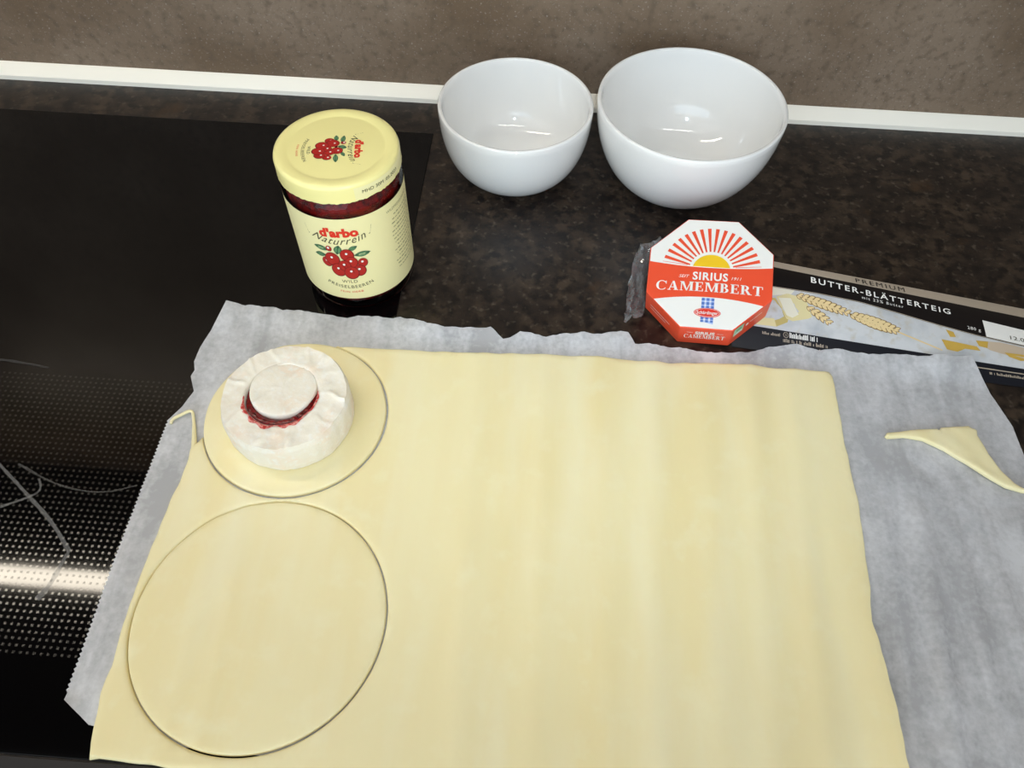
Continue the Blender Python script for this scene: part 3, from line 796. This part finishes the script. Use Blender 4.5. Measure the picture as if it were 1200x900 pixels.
# rows of fine print on the side of the label, too small to read
rows = []
rnd = random.Random(3)
rows.append((fitw(T('WILDPREISELBEEREN', 3.0 * mm), 26 * mm), 47, 80.5))
for k in range(15):
    z = 76 - k * 3.35
    x = 36.5 + rnd.uniform(0, 2) + (3 if k in (0, 8, 11) else 0); segs = []
    while x < 60:
        l = rnd.uniform(0.9, 3.2); segs.append(rect(x * mm, z * mm, (x + l) * mm, (z + rnd.uniform(0.55, 1.0)) * mm)); x += l + 0.7
    items.append((merge(*segs), M_inkfaint, 0))
items.append((move(rows[0][0], rows[0][1] * mm, rows[0][2] * mm), M_inkfaint, 0))
decal('label_print', items, jarmap(0.0392), lab)
# lid
ZL = JH - 0.0010
lp = [(0.001, ZL - 0.0006), (0.0290, ZL - 0.0006), (0.0298, ZL - 0.0007), (0.0308, ZL - 0.0005), (0.0320, ZL - 0.0001), (0.0355, ZL), (0.0376, ZL - 0.0003), (0.0386, ZL - 0.0011), (0.0391, ZL - 0.0026), (0.0391, ZL - 0.0075), (0.0393, ZL - 0.0122)]
n = 160; V = []; F = []; k = len(lp)
for i in range(n):
    a = 2 * PI * i / n
    for q, (r, z) in enumerate(lp):
        if q == k - 1:
            z += 0.0008 * noise.noise((math.cos(a) * 9, math.sin(a) * 9, 2)) + 0.0005 * noise.noise((math.cos(a) * 30, math.sin(a) * 30, 5)); r += 0.0003 * noise.noise((math.cos(a) * 24, math.sin(a) * 24, 1))
        V.append((r * math.cos(a), r * math.sin(a), z))
for i in range(n):
    j = (i + 1) % n
    for q in range(k - 1): F.append((i * k + q + 1, j * k + q + 1, j * k + q, i * k + q))
lid = mesh_obj('lid', V, F, M_lid, jar, smooth=True); lid['label'] = 'pale yellow screw lid with a cranberry drawing'
smooth_angle(lid, 50)
LO, LS, LT = (14.6 * mm, -0.5 * mm), (0.125, -0.992), (0.992, 0.125)
def lidmap(s, z, lift=0):
    s *= 0.69; t = (z - 0.077) * 0.69
    return (LO[0] + s * LS[0] + t * LT[0], LO[1] + s * LS[1] + t * LT[1], ZL - 0.0006 + lift)
decal('lid_print', motif(), lidmap, lid)
# torn paper seal over the lid's edge
V, F = [], []; n = 40
for i in range(n + 1):
    a = math.radians(-64 + 66 * i / n); t = i / n
    zb = ZL - 0.0118 + 0.0035 * t + 0.0010 * noise.noise((i * 0.35, 0, 0)) - (0.0016 if 0.58 < t < 0.70 else 0)
    rr = 0.03955 + 0.0007 * abs(noise.noise((i * 0.4, 3, 0)))
    zt = ZL - 0.0018
    V += [(0.0388 * math.cos(a), 0.0388 * math.sin(a), zt), (0.0395 * math.cos(a), 0.0395 * math.sin(a), zt - 0.0022), (0.0396 * math.cos(a), 0.0396 * math.sin(a), zt - 0.0060), (rr * math.cos(a), rr * math.sin(a), zb)]
    if i:
        for q in range(3):
            s = (i - 1) * 4 + q; F.append((s + 1, s + 5, s + 4, s))
seal = mesh_obj('paper_seal', V, F, M_label, jar, smooth=True); seal['label'] = 'torn cream paper seal with a printed date'
def sealmap(s, z, lift=0):
    a = math.radians(-36) + s / 0.0396; return ((0.0397 + lift) * math.cos(a), (0.0397 + lift) * math.sin(a), ZL - 0.0072 + z)
decal('date_print', [(fitw(T('MHD 30M .05.2023', 3.4 * mm), 29 * mm), M_ink, 0)], sealmap, seal)

# ================================================================== PASTRY CARTON
carton = empty('pastry_carton', tuple(KBL)); tag(carton, 'flattened long black pastry carton with wheat picture, half under the baking paper', 'carton')
CO = KBL.copy()
nu, nv = 36, 8; V = []; F = []
def strip_pt(u, t):       # narrow folded side at the back of the carton
    b = carton_face(u, 1.0); wdt = 0.0065 + 0.0045 * u
    return b + Vector((0.0006 * t, wdt * t, -0.0012 * t * t))
for i in range(nu + 1):
    u = i / nu; row = [carton_face(u, k / nv) for k in range(nv + 1)]
    V += [p - CO for p in row]
for i in range(nu):
    for k in range(nv):
        a = i * (nv + 1) + k; F.append((a, a + nv + 1, a + nv + 2, a + 1))
# back strip, rear wall and underside
s = len(V)
for i in range(nu + 1):
    u = i / nu; e = strip_pt(u, 1.0); bl = KBL.lerp(KBR, u)
    V += [e - CO, Vector((e.x, e.y + 0.0006, 0.0006)) - CO, Vector((bl.x, bl.y, 0.0002)) - CO]
fm = [0] * len(F)
for i in range(nu):
    a, b = i * (nv + 1) + nv, (i + 1) * (nv + 1) + nv
    p, q = s + i * 3, s + (i + 1) * 3
    F += [(a, b, q, p), (p, q, q + 1, p + 1), (p + 1, q + 1, q + 2, p + 2), (p + 2, q + 2, (i + 1) * (nv + 1), i * (nv + 1))]; fm += [1, 0, 0, 0]
for i in (0, nu):
    r = [i * (nv + 1) + k for k in range(nv + 1)] + [s + i * 3, s + i * 3 + 1, s + i * 3 + 2]
    F.append(tuple(r) if i == 0 else tuple(reversed(r))); fm.append(0)
body = mesh_obj('carton_body', V, F, [M_black, M_strip], carton, fmat=fm); smooth_angle(body, 30)
def cmap(u, vv, lift=0): return carton_face(u, vv, lift) - CO
def wave(u):   # lower edge of the black title band
    pts = [(0.0, 0.745), (0.109, 0.768), (0.22, 0.785), (0.325, 0.775), (0.42, 0.72), (0.52, 0.655), (0.611, 0.605), (0.72, 0.565), (1.0, 0.53)]
    for (a, b), (c, d) in zip(pts, pts[1:]):
        if a <= u <= c: return b + (d - b) * (u - a) / (c - a)
    return 0.53
def vband(u0, u1, lo, hi, nn=60, nk=6):
    v = []; f = []
    for i in range(nn + 1):
        u = u0 + (u1 - u0) * i / nn
        for k in range(nk + 1): v.append((u, lo(u) + (hi(u) - lo(u)) * k / nk))
    for i in range(nn):
        for k in range(nk):
            a = i * (nk + 1) + k; f.append((a, a + nk + 1, a + nk + 2, a + 1))
    return v, f
CW = 0.062
LU = (KBR - KBL).length
def onface(shape, u0, v0, rot=0.0):    # metres on the face -> (u, v), origin at (u0, v0)
    c, s_ = math.cos(rot), math.sin(rot)
    return [(u0 + (x * c - y * s_) / LU, v0 + (x * s_ + y * c) / CW) for x, y in shape[0]], shape[1]
items = [(vband(0.002, 0.998, lambda u: 0.262 - 0.03 * u, lambda u: wave(u) - 0.02), M_marble, 0),
         (vband(0.002, 0.998, lambda u: wave(u) - 0.016, lambda u: wave(u) - 0.008, 60, 1), M_strip, 0),
         (vband(0.002, 0.998, lambda u: 0.004, lambda u: 0.258 - 0.03 * u, 40, 3), M_navy, 0),
         (vband(0.55, 0.998, lambda u: 0.165, lambda u: 0.178, 20, 1), M_strip, 1)]
# butter blocks
items += [(poly([(0.112, 0.64), (0.140, 0.70), (0.186, 0.68), (0.199, 0.47), (0.190, 0.44), (0.150, 0.38), (0.135, 0.40)]), M_butter, 1),
          (poly([(0.118, 0.63), (0.148, 0.65), (0.166, 0.47), (0.150, 0.42), (0.136, 0.44)]), M_butterpale, 2),
          (poly([(0.05, 0.60), (0.110, 0.62), (0.140, 0.40), (0.138, 0.36), (0.110, 0.29), (0.05, 0.28)]), M_butterdark, 0.8),
          (poly([(0.03, 0.74), (0.16, 0.755), (0.150, 0.70), (0.06, 0.60)]), M_butterpale, 1),
          (poly([(0.06, 0.36), (0.105, 0.38), (0.11, 0.29), (0.06, 0.28)]), M_butter, 2)]
# wheat ears
def ear(u0, v0, u1, v1, ng, gl, gw):
    out = []
    A = Vector((u0 * LU, v0 * CW)); B = Vector((u1 * LU, v1 * CW)); d = (B - A).normalized(); an = math.atan2(d.y, d.x); nn = Vector((-d.y, d.x))
    for i in range(ng):
        p = A.lerp(B, i / (ng - 1)); tp = 0.6 + 0.4 * math.sin(PI * (i + 0.5) / ng)
        for k in (-1, 1, 0):
            q = p + nn * (k * gw * 0.75 * tp) + d * (gl * 0.25 * k)
            for sc_, m, ly in ((1.0, M_wheatdark, 1 + i * 0.1 + (k == 0) * 0.05), (0.74, M_wheat, 1.6 + i * 0.1 + (k == 0) * 0.3)):
                lf = leaf(q.x, q.y, gl * sc_ * tp, gw * 0.55 * sc_ * tp, an + PI + k * 0.55)
                out.append(([(x / LU, y / CW) for x, y in lf[0]], lf[1], m, ly))
    return [((a, b), m, ly) for a, b, m, ly in out]
items += ear(0.172, 0.70, 0.288, 0.595, 10, 0.0034, 0.0030)
items += ear(0.305, 0.575, 0.405, 0.475, 9, 0.0038, 0.0036)
items += ear(0.196, 0.57, 0.240, 0.44, 5, 0.0030, 0.0026)
items += [(poly([(0.285, 0.602), (0.310, 0.575), (0.310, 0.560), (0.285, 0.588)]), M_wheatdark, 1),
          (poly([(0.400, 0.485), (0.515, 0.325), (0.512, 0.312), (0.398, 0.466)]), M_wheat, 1)]
# dough and pasta shapes at the right
items += [(poly([(0.515, 0.46), (0.545, 0.455), (0.60, 0.44), (0.607, 0.39), (0.57, 0.385), (0.55, 0.33), (0.525, 0.34)]), M_gold, 1),
          (poly([(0.53, 0.60), (0.548, 0.585), (0.552, 0.52), (0.538, 0.51)]), M_gold, 1),
          (poly([(0.60, 0.52), (0.66, 0.55), (0.80, 0.50), (0.95, 0.45), (0.95, 0.30), (0.74, 0.33), (0.63, 0.42)]), M_tan, 1),
          (poly([(0.60, 0.52), (0.63, 0.53), (0.625, 0.44), (0.605, 0.45)]), M_gold, 2),
          (poly([(0.665, 0.42), (0.72, 0.43), (0.75, 0.39), (0.70, 0.34), (0.675, 0.37)]), M_gold, 2),
          (poly([(0.73, 0.45), (0.78, 0.44), (0.80, 0.36), (0.755, 0.37)]), M_gold, 2)]
items += [(onface(fitw(T('BUTTER-BLÄTTERTEIG', 6.3 * mm, bold=0.00008, space=1.3), 98 * mm), 0.377, 0.862, -0.045), M_white, 1),
          (onface(fitw(T('mit 23% Butter', 3.2 * mm, space=1.35), 29 * mm), 0.381, 0.80, -0.05), M_white, 1),
          (onface(fitw(T('280 g', 3.6 * mm, space=1.15), 9 * mm), 0.602, 0.66, -0.05), M_white, 1)]
# small print on the lower edge
def ticks(u0, u1, v0, h, seed):
    r_ = random.Random(seed); u = u0; sh = []
    while u < u1:
        l = r_.uniform(0.0012, 0.0026); sh.append(rect(u, v0, u + l, v0 + h * r_.uniform(0.6, 1.15))); u += l + (0.0011 if r_.random() < 0.85 else 0.005)
    return merge(*sh)
items += [(ticks(0.075, 0.118, 0.185, 0.03, 1), M_strip, 1), (ticks(0.142, 0.215, 0.185, 0.055, 2), M_boxwhite, 1), (ticks(0.126, 0.235, 0.130, 0.035, 3), M_strip, 1), (ticks(0.126, 0.225, 0.07, 0.03, 4), M_strip, 1), (ticks(0.62, 0.93, 0.105, 0.03, 5), M_strip, 1)]
items += [(ell(0.133, 0.212, 0.0066, 0.032, n=20), M_strip, 1), (ell(0.133, 0.212, 0.0054, 0.026, n=20), M_navy, 2), (onface(T('S', 2.4 * mm), 0.133, 0.198), M_strip, 3)]
decal('front_print', items, cmap, carton, lift=0.00010)
# date sticker
st = decal('date_sticker', [(vband(0.628, 0.93, lambda u: wave(u) - 0.005, lambda u: wave(u) + 0.225, 14, 2), M_boxwhite, 5), (onface(fitw(T('12.05.2022', 4.6 * mm), 27 * mm), 0.735, 0.605, -0.04), M_ink, 7)], cmap, carton, lift=0.00010)
st['label'] = 'white date sticker'
def smap(u, t, lift=0): p = strip_pt(u, t); return p + Vector((0, 0, lift)) - CO
def strip_text():
    sh = fitw(T('PREMIUM', 5.0 * mm, space=1.3), 35 * mm)
    return [(0.382 + x / LU, 0.15 + y / 0.0062) for x, y in sh[0]], sh[1]
decal('strip_print', [(strip_text(), M_black, 1)], smap, carton)

# ================================================================== CHEESE BOX
cbox = empty('cheese_box', (0, 0, 0)); cbox.matrix_world = OX
tag(cbox, 'octagonal red and white camembert box with a rising sun, tilted against the pastry carton', 'cheese box')
RO, TO = 0.0450, 0.0258
oc = [(RO * math.cos(math.radians(112.5 - 45 * i)), RO * math.sin(math.radians(112.5 - 45 * i))) for i in range(8)]   # A..H clockwise from top
V = [(x, y, 0) for x, y in oc] + [(x, y, -TO) for x, y in oc]
F = [tuple(range(8))[::-1], tuple(range(8, 16))] + [(i, (i + 1) % 8, 8 + (i + 1) % 8, 8 + i) for i in range(8)]
o = mesh_obj('box_body', V, F, M_boxred, cbox); bevel(o, 0.0007, 2)
def omap(x, y, lift=0): return (x, y, lift)
ins = RO * math.cos(PI / 8) - 0.0006
oct_in = [(x * (1 - 0.015), y * (1 - 0.015)) for x, y in oc]
btop = lambda x: (4.1 + 2.5 * (x / 0.041) ** 2) * mm
bbot = lambda x: (-18.1 - 4.0 * (x / 0.036) ** 2) * mm
def xr(y):   # half width of the octagon at height y
    a = ins; b = ins * math.tan(PI / 8)
    return a if abs(y) <= b else max(0, a + b - abs(y))
upper = [p for p in oct_in if p[1] > 0.010]
xs = np.linspace(-ins, ins, 41)
white_up = [(x, btop(x)) for x in xs] + sorted(upper, key=lambda p: -p[0])
wl = [(-36 * mm, bbot(-0.036))] + [(x, bbot(x)) for x in np.linspace(-0.0355, 0.0355, 31)] + [(36 * mm, bbot(0.036))]
white_lo = [(oct_in[4][0], oct_in[4][1]), (36 * mm, bbot(0.036) - 0.0002)] + [(x, bbot(x)) for x in np.linspace(0.0355, -0.0355, 31)] + [(-36 * mm, bbot(0.036) - 0.0002), (oct_in[5][0], oct_in[5][1])]
items = [(poly(white_up), M_boxwhite, 0), (poly(white_lo), M_boxwhite, 0)]
SC = (0.7 * mm, 1.5 * mm)
for i in range(16):
    a = math.radians(163.5 - (163.5 - 17.0) * i / 15); c, s = math.cos(a), math.sin(a)
    r0, r1, w0, w1 = 15.0 * mm, 33.2 * mm, 0.55 * mm, 1.25 * mm
    items.append((poly([(SC[0] + c * r0 - s * -w0, SC[1] + s * r0 + c * -w0), (SC[0] + c * r1 - s * -w1, SC[1] + s * r1 + c * -w1), (SC[0] + c * r1 - s * w1, SC[1] + s * r1 + c * w1), (SC[0] + c * r0 - s * w0, SC[1] + s * r0 + c * w0)]), M_boxred, 1))
for sg in (-1, 1):
    items.append((poly([(SC[0] + sg * 16 * mm, 5.2 * mm), (SC[0] + sg * 33 * mm, 7.0 * mm), (SC[0] + sg * 33 * mm, 7.3 * mm), (SC[0] + sg * 16 * mm, 5.6 * mm)]), M_boxred, 1))
sun = [(SC[0] + 12.9 * mm * math.cos(a), SC[1] + 12.7 * mm * math.sin(a)) for a in np.linspace(math.radians(14.5), math.radians(165.5), 30)]
items.append((poly(sun), M_sunyellow, 1))
items.append((move(fitw(T('SIRIUS', 8.2 * mm, bold=0.00022, space=1.12), 23.5 * mm), 0.4 * mm, -5.4 * mm), M_boxwhite, 2))
items.append((move(fitw(T('SEIT', 3.2 * mm, shear=0.3), 7.0 * mm), -17.0 * mm, -4.4 * mm), M_boxwhite, 2))
items.append((move(fitw(T('1911', 3.2 * mm, shear=0.3), 6.6 * mm), 17.7 * mm, -4.2 * mm), M_boxwhite, 2))
cam_ = serif('CAMEMBERT', 6.9 * mm, 70.5 * mm)
items.append(((([(x, y - 14.9 * mm + 0.8 * mm * (1 - (x / 0.035) ** 2)) for x, y in cam_[0]]), cam_[1]), M_boxwhite, 2))
# gingham ribbon and badge
items.append((rect(-4.2 * mm, -26.5 * mm, 4.2 * mm, -18.9 * mm), M_bluepale, 1))
items.append((poly([(-4.2 * mm, -33 * mm), (4.2 * mm, -33 * mm), (4.2 * mm, -38.0 * mm), (-4.2 * mm, -36.2 * mm)]), M_bluepale, 1))
for cx in (-3.2, 0, 3.2):
    for cy, hh in ((-19.9, 1.0), (-22.9, 1.1), (-25.6, 0.9), (-33.8, 0.9), (-36.0, 0.8)):
        items.append((rect((cx - 0.95) * mm, (cy - hh) * mm, (cx + 0.95) * mm, (cy + hh) * mm), M_blue, 2))
for cx in (-1.6, 1.6):
    for cy in (-21.4, -24.3, -34.9):
        items.append((rect((cx - 0.6) * mm, (cy - 0.5) * mm, (cx + 0.6) * mm, (cy + 0.5) * mm), M_boxwhite, 2))
items += [(ell(0, -29.8 * mm, 8.8 * mm, 3.5 * mm, n=36), M_red, 3), (ell(0, -29.8 * mm, 8.2 * mm, 3.05 * mm, n=36), M_boxwhite, 4), (ell(0, -29.8 * mm, 7.9 * mm, 2.8 * mm, n=36), M_red, 5),
          (move(fitw(T('Schärdinger', 3.4 * mm, bold=0.00005), 14 * mm), 0, -31.0 * mm), M_boxwhite, 6)]
tp = decal('top_print', items, omap, cbox, lift=0.00008)
tp['label'] = 'rising sun and lettering print'
# prints on the sides
def sidemap(i):
    a, b = Vector(oc[(i + 1) % 8]), Vector(oc[i]); d = (b - a).normalized(); nrm = Vector((d.y, -d.x)); m = (a + b) / 2
    def fn(x, y, lift=0):
        q = m + d * x + nrm * lift; return (q.x, q.y, y)
    return fn
fm_ = serif('CAMEMBERT', 6.0 * mm, 27 * mm)
decal('side_print', [(move(fitw(T('SIRIUS', 6.4 * mm, bold=0.0002), 13 * mm), 0, -9.6 * mm), M_boxwhite, 0), (move(fm_, 0, -16.4 * mm), M_boxwhite, 0),
      (rect(-12 * mm, -7.2 * mm, -8 * mm, -6.8 * mm), M_boxwhite, 0), (rect(8 * mm, -7.2 * mm, 12 * mm, -6.8 * mm), M_boxwhite, 0)], sidemap(4), cbox)
decal('side_print', [(rect(-15 * mm, -14 * mm, -6.5 * mm, -2.2 * mm), M_mint, 0), (rect(-14 * mm, -12 * mm, -7.5 * mm, -10 * mm), M_boxwhite, 1), (rect(-13 * mm, -7 * mm, -8.5 * mm, -5 * mm), M_green, 1), (ell(-3 * mm, -9 * mm, 1.3 * mm, 1.8 * mm), M_boxwhite, 0),
      (rect(-0.5 * mm, -9 * mm, 10 * mm, -8 * mm), M_boxwhite, 0)], sidemap(3), cbox)
decal('side_print', [(poly([(-12 * mm, -12 * mm), (8 * mm, -12 * mm), (8 * mm, -11.4 * mm), (-12 * mm, -11.4 * mm)]), M_boxwhite, 0), (poly([(-12 * mm, -16 * mm), (4 * mm, -16 * mm), (4 * mm, -15.5 * mm), (-12 * mm, -15.5 * mm)]), M_boxwhite, 0)], sidemap(5), cbox)

# ================================================================== CELLOPHANE
outer = [(0.0745, -0.0470), (0.0755, -0.0360), (0.0760, -0.0247), (0.0785, -0.0105), (0.0812, 0.0030), (0.0820, 0.0139), (0.0870, 0.0276), (0.0969, 0.0335), (0.1040, 0.0345)]
inner = [(0.0880, -0.0380), (0.0900, -0.0300), (0.0915, -0.0220), (0.0930, -0.0120), (0.0945, -0.0020), (0.0960, 0.0070), (0.1000, 0.0130), (0.1060, 0.0190), (0.1110, 0.0230)]
A = smooth_poly(outer, 2, False); B = smooth_poly(inner, 2, False)
na, nb = len(A), 9; V, F = [], []
for i in range(na):
    for k in range(nb + 1):
        t = k / nb; p = A[i].lerp(B[i], t)
        z = 0.0075 + 0.004 * t * 0 + 0.0075 * noise.noise((p.x * 230, p.y * 150, 1)) + 0.0016 * noise.noise((p.x * 520, p.y * 380, 4))
        z *= (1 - 0.75 * t)
        V.append((p.x + 0.0014 * noise.noise((p.x * 300, p.y * 300, 7)), p.y + 0.0014 * noise.noise((p.x * 300, p.y * 300, 9)), max(0.0006, z)))
for i in range(na - 1):
    for k in range(nb): a = i * (nb + 1) + k; F.append((a, a + 1, a + nb + 2, a + nb + 1))
film = mesh_obj('cellophane_wrapper', V, F, M_film, None)
tag(film, 'crumpled clear cellophane wrapper sticking out beside the cheese box', 'wrapper')
